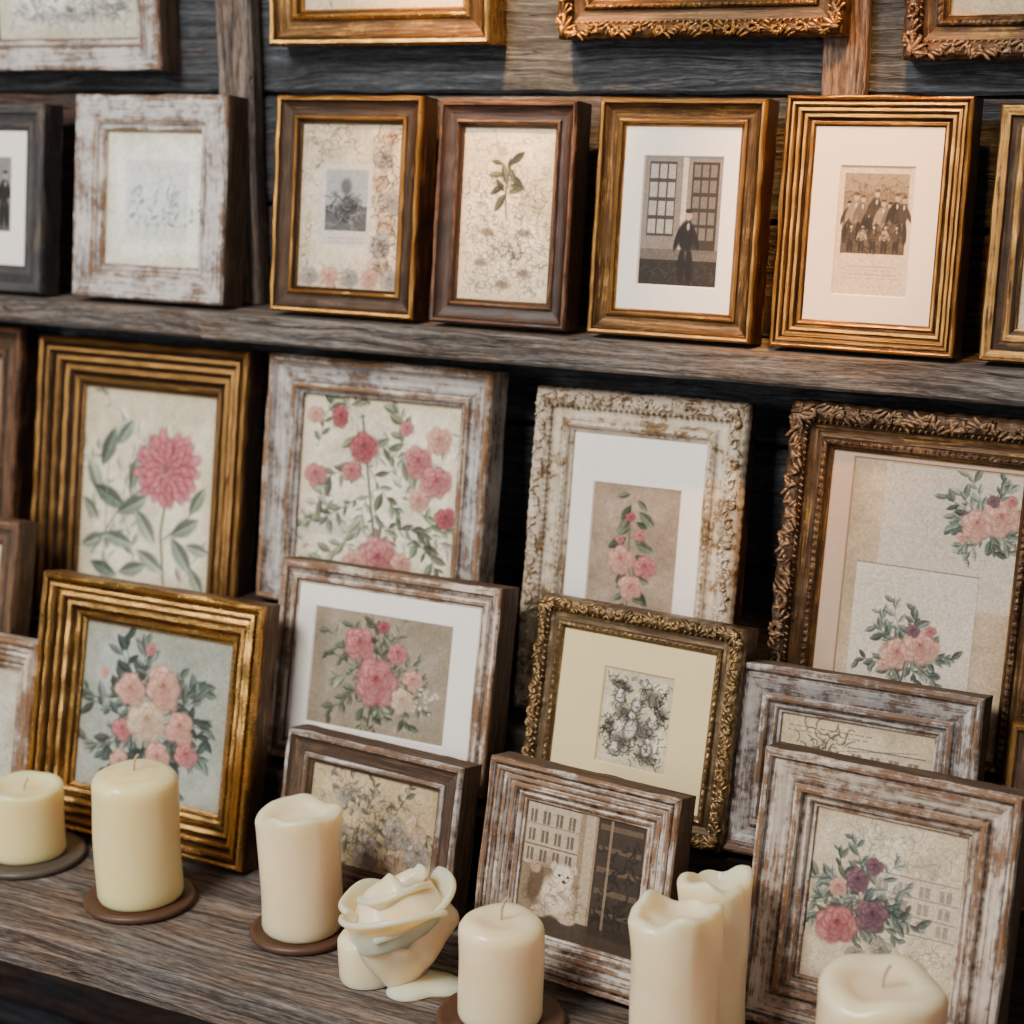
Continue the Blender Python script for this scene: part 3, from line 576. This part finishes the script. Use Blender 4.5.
# hung on the wall
hang(W,-1.346,1.509,.260,.2,.13,'flat',('whiteblue','brown','side'),art_sketch,'d5d6d2')
hang(Gd,-.955,1.532,.251,.2,.14,'scoop',('brightgold','gold'),art_floral,'e8dac2')
hang(O,-.626,1.536,.271,.2,.125,'orn',('bronze','bronze'),art_text,'d3c6b4',orn=1.1)
hang(O,-.320,1.516,.240,.2,.15,'orn',('baroque','bronze'),art_text,'cbbba6',orn=1.2)
# ---------------------------------------------------------------- architecture
sp=[];q=RS(5)
for z0,z1,tn in ((1.585,1.70,.1),(1.487,1.583,.05),(1.375,1.485,.3),(1.27,1.373,.5),(1.70,1.82,.2),(1.82,1.95,.3),(1.95,2.1,.2)):
    sp.append((-2.4,-1.16,0,.02,z0,z1,0,tn+.15)); sp.append((-1.159,.9,0,.02,z0,z1,0,tn*.8))
sp.append((-2.4,.9,.021,.04,1.0,2.1,0,.3))
boards('wall_back_upper',sp,DWOOD)
sp=[]
z=0.0
while z<1.15:
    sp.append((-2.4,.9,.001,.02,z+.001,min(z+.115,1.268),0,q.uniform(.1,.4))); z+=.117
sp.append((-2.4,.9,.001,.02,z+.001,1.268,0,.2)); sp.append((-2.4,.9,.021,.04,0,1.0,0,.3))
boards('wall_back_lower',sp,DWOOD)
boards('trim_post',[(-1.155,-1.11,-.022,-.001,1.273,2.1,2,.3),(-.515,-.475,-.014,-.001,1.273,2.1,2,.5)],WOOD)
boards('wooden_ledge',[(-2.4,-1.135,-.088,-.001,1.244,1.271,0,.25),(-1.133,.9,-.092,-.001,1.243,1.2715,0,.25)],WOOD)
boards('wooden_shelf',[(-2.4,.9,-.27,-.001,.717,.7565,0,.25),(-2.4,.9,-.445,-.272,.717,.757,0,.3)],WOOD)
boards('display_riser',[(-2.2,.6,-.202,-.137,.7575,.8445,0,.5)],SWOOD)
boards('display_riser',[(-2.2,.6,-.135,-.004,.7575,.9045,0,.5)],SWOOD)
boards('riser_block',[(-1.1,-.9,-.1,-.03,.905,.9745,0,.5)],SWOOD)
boards('floor',[(-2.4,.9,-2.6+.2*i,-2.402+.2*i,-.03,0,0,.5) for i in range(14)],DWOOD)
# ---------------------------------------------------------------- candles
def lathe(name,prof,parent,mat,nt=64,fz=None,close=True):
    V=[];F=[]
    for (r,z) in prof:
        for i in range(nt):
            a=6.28318*i/nt; rr,zz=(fz(r,z,a) if fz else (r,z)); V.append((rr*math.cos(a),rr*math.sin(a),zz))
    n=len(prof)
    for j in range(n-1):
        for i in range(nt): F.append((j*nt+i,j*nt+(i+1)%nt,(j+1)*nt+(i+1)%nt,(j+1)*nt+i))
    V.append((0,0,prof[0][1])); k=len(V)-1
    for i in range(nt): F.append(((i+1)%nt,i,k))
    zt=sum(v[2] for v in V[(n-1)*nt:n*nt])/nt; V.append((0,0,zt)); k=len(V)-1
    for i in range(nt): F.append(((n-1)*nt+i,(n-1)*nt+(i+1)%nt,k))
    return mesh(name,V,F,[mat],parent,sharp=60)
def tube(name,pts,r,parent,mat):
    cu=bpy.data.curves.new(name,'CURVE'); cu.dimensions='3D'; cu.bevel_depth=r; cu.bevel_resolution=2; cu.use_fill_caps=True
    s=cu.splines.new('POLY'); s.points.add(len(pts)-1)
    for p,c in zip(s.points,pts): p.co=(*c,1)
    cu.materials.append(mat); return link(bpy.data.objects.new(name,cu),parent)
def candle(x,y,z,r,h,seed,tilt=0,sag=0,pool=.007,wick=.014,flare=0,name='pillar_candle',rimw=.18,mat='wax',rnd=.004):
    e=empty(name,(x,y,z)); q=RS(seed); ph=q.rand(6)*6.28
    hs=h-rnd
    pr=[(r*.9,0),(r*.97,.001),(r,.004)]+[(r,.004+(hs-.004)*k/14) for k in range(1,15)]+[(r-rnd*(1-math.cos(a)),hs+rnd*math.sin(a)) for a in (.4,.8,1.2,1.57)]
    ri=r-rnd
    pr+=[(ri*.93,h+.0002),(ri*(1-rimw*.6),h-pool*.12),(ri*(1-rimw),h-pool*.4),(ri*(.93-rimw),h-pool*.75),(ri*.55,h-pool*.95),(ri*.3,h-pool),(ri*.08,h-pool*.95)]
    def fz(rr,zz,a):
        k=max(0,(zz-h*.35)/(h*.65)); kk=k**3
        edge=min(1,rr/r)**1.5
        dz=tilt*math.cos(a-ph[0])*kk*edge+sag*kk*edge*(.5*math.sin(2*a+ph[1])+.35*math.sin(3*a+ph[2])+.25*math.sin(5*a+ph[3])-.12*max(0,math.sin(7*a+ph[4])))
        dr=.0007*math.sin(3*a+zz*60+ph[4])+flare*kk*r*.12*(.6+.6*math.sin(2*a+ph[5]))+(sag*.3*kk*math.sin(4*a+ph[2]))+sag*.12*max(0,math.sin(6*a+ph[3]))**4*k
        return rr+dr*edge,zz+dz
    lathe('wax',pr,e,MT[mat],72,fz)
    if wick:
        z0=h-pool-.002; tube('wick',[(0,0,z0),(.0008,0,z0+wick*.5),(.003,.001,z0+wick*.85),(.005,.001,z0+wick)],.0011,e,MT['wickl' if seed%2 else 'wick'])
    return e
def coaster(x,y,r,mat='coaster',name='candle_coaster'):
    e=empty(name,(x,y,.7572)); lathe('disc',[(r*.9,0),(r*.97,.0008),(r,.003),(r*.995,.0055),(r*.97,.007),(r*.9,.0072),(r*.87,.0062),(r*.5,.0062),(.002,.0062)],e,MT[mat]); return e
zc=.7637
coaster(-1.190,-.324,.056,'ceramic','candle_plate'); candle(-1.190,-.324,zc,.037,.070,1,sag=.002,pool=.006,mat='waxy')
coaster(-1.030,-.349,.052); candle(-1.030,-.349,zc,.0395,.121,3,sag=.0015,wick=.018,pool=-.002,rimw=.3,mat='waxy',rnd=.010)
coaster(-.860,-.332,.047); candle(-.860,-.332,zc,.036,.112,4,tilt=.003,sag=.006,flare=.25,pool=.010,wick=0,rimw=.28)
coaster(-.629,-.386,.053); candle(-.629,-.386,zc,.0345,.085,5,sag=.0015,wick=.022,pool=.0015,rimw=.35,rnd=.010)
candle(-.477,-.388,.757,.034,.136,6,tilt=.005,sag=.011,flare=.5,pool=.013,wick=0,rnd=.005)
candle(-.471,-.324,.757,.0265,.136,8,tilt=.003,sag=.008,flare=.5,pool=.011,wick=0,rnd=.005)
candle(-.316,-.393,.757,.0455,.119,9,sag=.006,flare=.2,wick=.02,pool=.006,rimw=.3,rnd=.009)
# melted rose candle: a stub, a twisted head of thick draped wax folds, a puddle
e=empty('melted_rose_candle',(-.748,-.362,.757))
lathe('wax_stub',[(.024,0),(.027,.001),(.0275,.004),(.0275,.03),(.027,.036),(.024,.04),(.01,.041)],e,MT['wax'],48,lambda r,z,a:(r*(1+.04*math.sin(3*a+z*40)),z)).location=(-.016,-.008,0)
def body(r,z,a):
    t=(z-.015)/.09; tw=a+t*2.6
    f=.26*abs(math.sin(tw))**.8+.07*math.sin(3*tw+t*3+1); rr=r*(.84+f)
    return rr+.004*t*math.cos(a-.3),z+.007*math.sin(tw*2+.6)*max(0,t)**2+.006*math.cos(a+.9)*t
prof=[(.020,.004),(.024,.012),(.030,.022),(.036,.032),(.040,.042),(.0415,.052),(.040,.062),(.037,.071),(.033,.079),(.028,.086),(.022,.091),(.016,.093),(.011,.090),(.007,.083)]
P2=[]
for a_,b_ in zip(prof[:-1],prof[1:]):
    for k in range(3): P2.append((a_[0]+(b_[0]-a_[0])*k/3,a_[1]+(b_[1]-a_[1])*k/3))
lathe('wax_folds',P2+[prof[-1]],e,MT['wax'],140,body).location=(.010,0,0)
lathe('wax_core',[(.016,.0),(.022,.004),(.023,.02),(.026,.034)],e,MT['wax'],32,lambda r,z,a:(r*(1+.1*math.sin(3*a+z*60)),z)).location=(.008,0,0)
def drape(a0,a1,z0,z1,r0,r1,wd,lip,sd):
    """a thick sheet of wax wrapped round the head from (a0,z0) to (a1,z1) with a rolled outer lip"""
    V=[];F=[];n,mm=36,12; q=RS(sd);p=q.rand()*6
    for i in range(n+1):
        s=i/n; a=a0+(a1-a0)*s; zc_=z0+(z1-z0)*s+.003*math.sin(s*7+p); rc=r0+(r1-r0)*s+.002*math.sin(s*9+p); ww=wd*math.sin(math.pi*min(1,max(0,s*.86+.07)))**.5
        for j in range(mm+1):
            v=j/mm; rr=rc+.006*math.sin(v*2.2)+lip*max(0,v-.55)**1.5; zz=zc_+ww*(v-.4)-lip*.5*max(0,v-.8)**1.2
            V.append((.010+rr*math.cos(a),rr*math.sin(a),zz))
    for i in range(n):
        for j in range(mm): k=i*(mm+1)+j; F.append((k,k+mm+1,k+mm+2,k+1))
    o=mesh('wax_drape',V,F,[MT['wax']],e); md=o.modifiers.new('s','SOLIDIFY'); md.thickness=.0055; md.offset=0; md=o.modifiers.new('u','SUBSURF'); md.levels=1; md.render_levels=1
drape(-3.0,-.2,.040,.070,.036,.040,.036,.040,1)
drape(-1.5,1.2,.048,.082,.036,.030,.034,.030,2)
drape(-2.6,.2,.070,.088,.026,.018,.024,.022,3)
drape(2.0,4.2,.046,.066,.036,.036,.034,.032,4)
drape(-1.0,1.0,.088,.092,.012,.010,.018,.016,5)
lathe('wax_puddle',[(.026,0),(.028,.002),(.024,.005),(.015,.007),(.003,.0075)],e,MT['wax'],48,lambda r,z,a:(r*(1+.2*math.sin(2*a)+.12*math.sin(3*a+1)),z)).location=(.036,-.004,0)
# ---------------------------------------------------------------- light
w=bpy.data.worlds.new('world'); bpy.context.scene.world=w; w.use_nodes=True; bgn=w.node_tree.nodes['Background']; bgn.inputs[0].default_value=(.85,.88,1,1); bgn.inputs[1].default_value=.11
def aim(o,t): o.rotation_euler=(Vector(t)-o.location).to_track_quat('-Z','Y').to_euler()
def area(name,loc,tgt,size,p,col):
    l=bpy.data.lights.new(name,'AREA'); l.shape='RECTANGLE'; l.size=size[0]; l.size_y=size[1]; l.energy=p; l.color=col; o=bpy.data.objects.new(name,l); link(o); o.location=loc; aim(o,tgt)
def spot(name,loc,tgt,p,col,ang=60,rad=.03):
    l=bpy.data.lights.new(name,'SPOT'); l.energy=p; l.color=col; l.spot_size=math.radians(ang); l.spot_blend=.9; l.shadow_soft_size=rad; o=bpy.data.objects.new(name,l); link(o); o.location=loc; aim(o,tgt)
area('ceiling_daylight',(-1.25,-2.0,2.75),(-.7,-.25,1.0),(.8,.7),82,(1,.93,.85))
area('gold_sheen_fill',(-2.15,-2.35,1.55),(-.9,-.2,1.05),(.45,.9),20,(1,.95,.9))  # added unseen panel, placed to mirror as highlights in the gold mouldings
area('room_fill',(1.3,-2.4,1.9),(-.5,-.1,1.0),(1.2,1.2),9,(1,.86,.72))
spot('warm_spotlight',(-.40,-.34,1.95),(-.49,-.06,1.44),62,(1,.47,.13),30)
spot('warm_spotlight',(-.78,-.36,2.0),(-.82,-.0,1.55),80,(1,.52,.18),38)
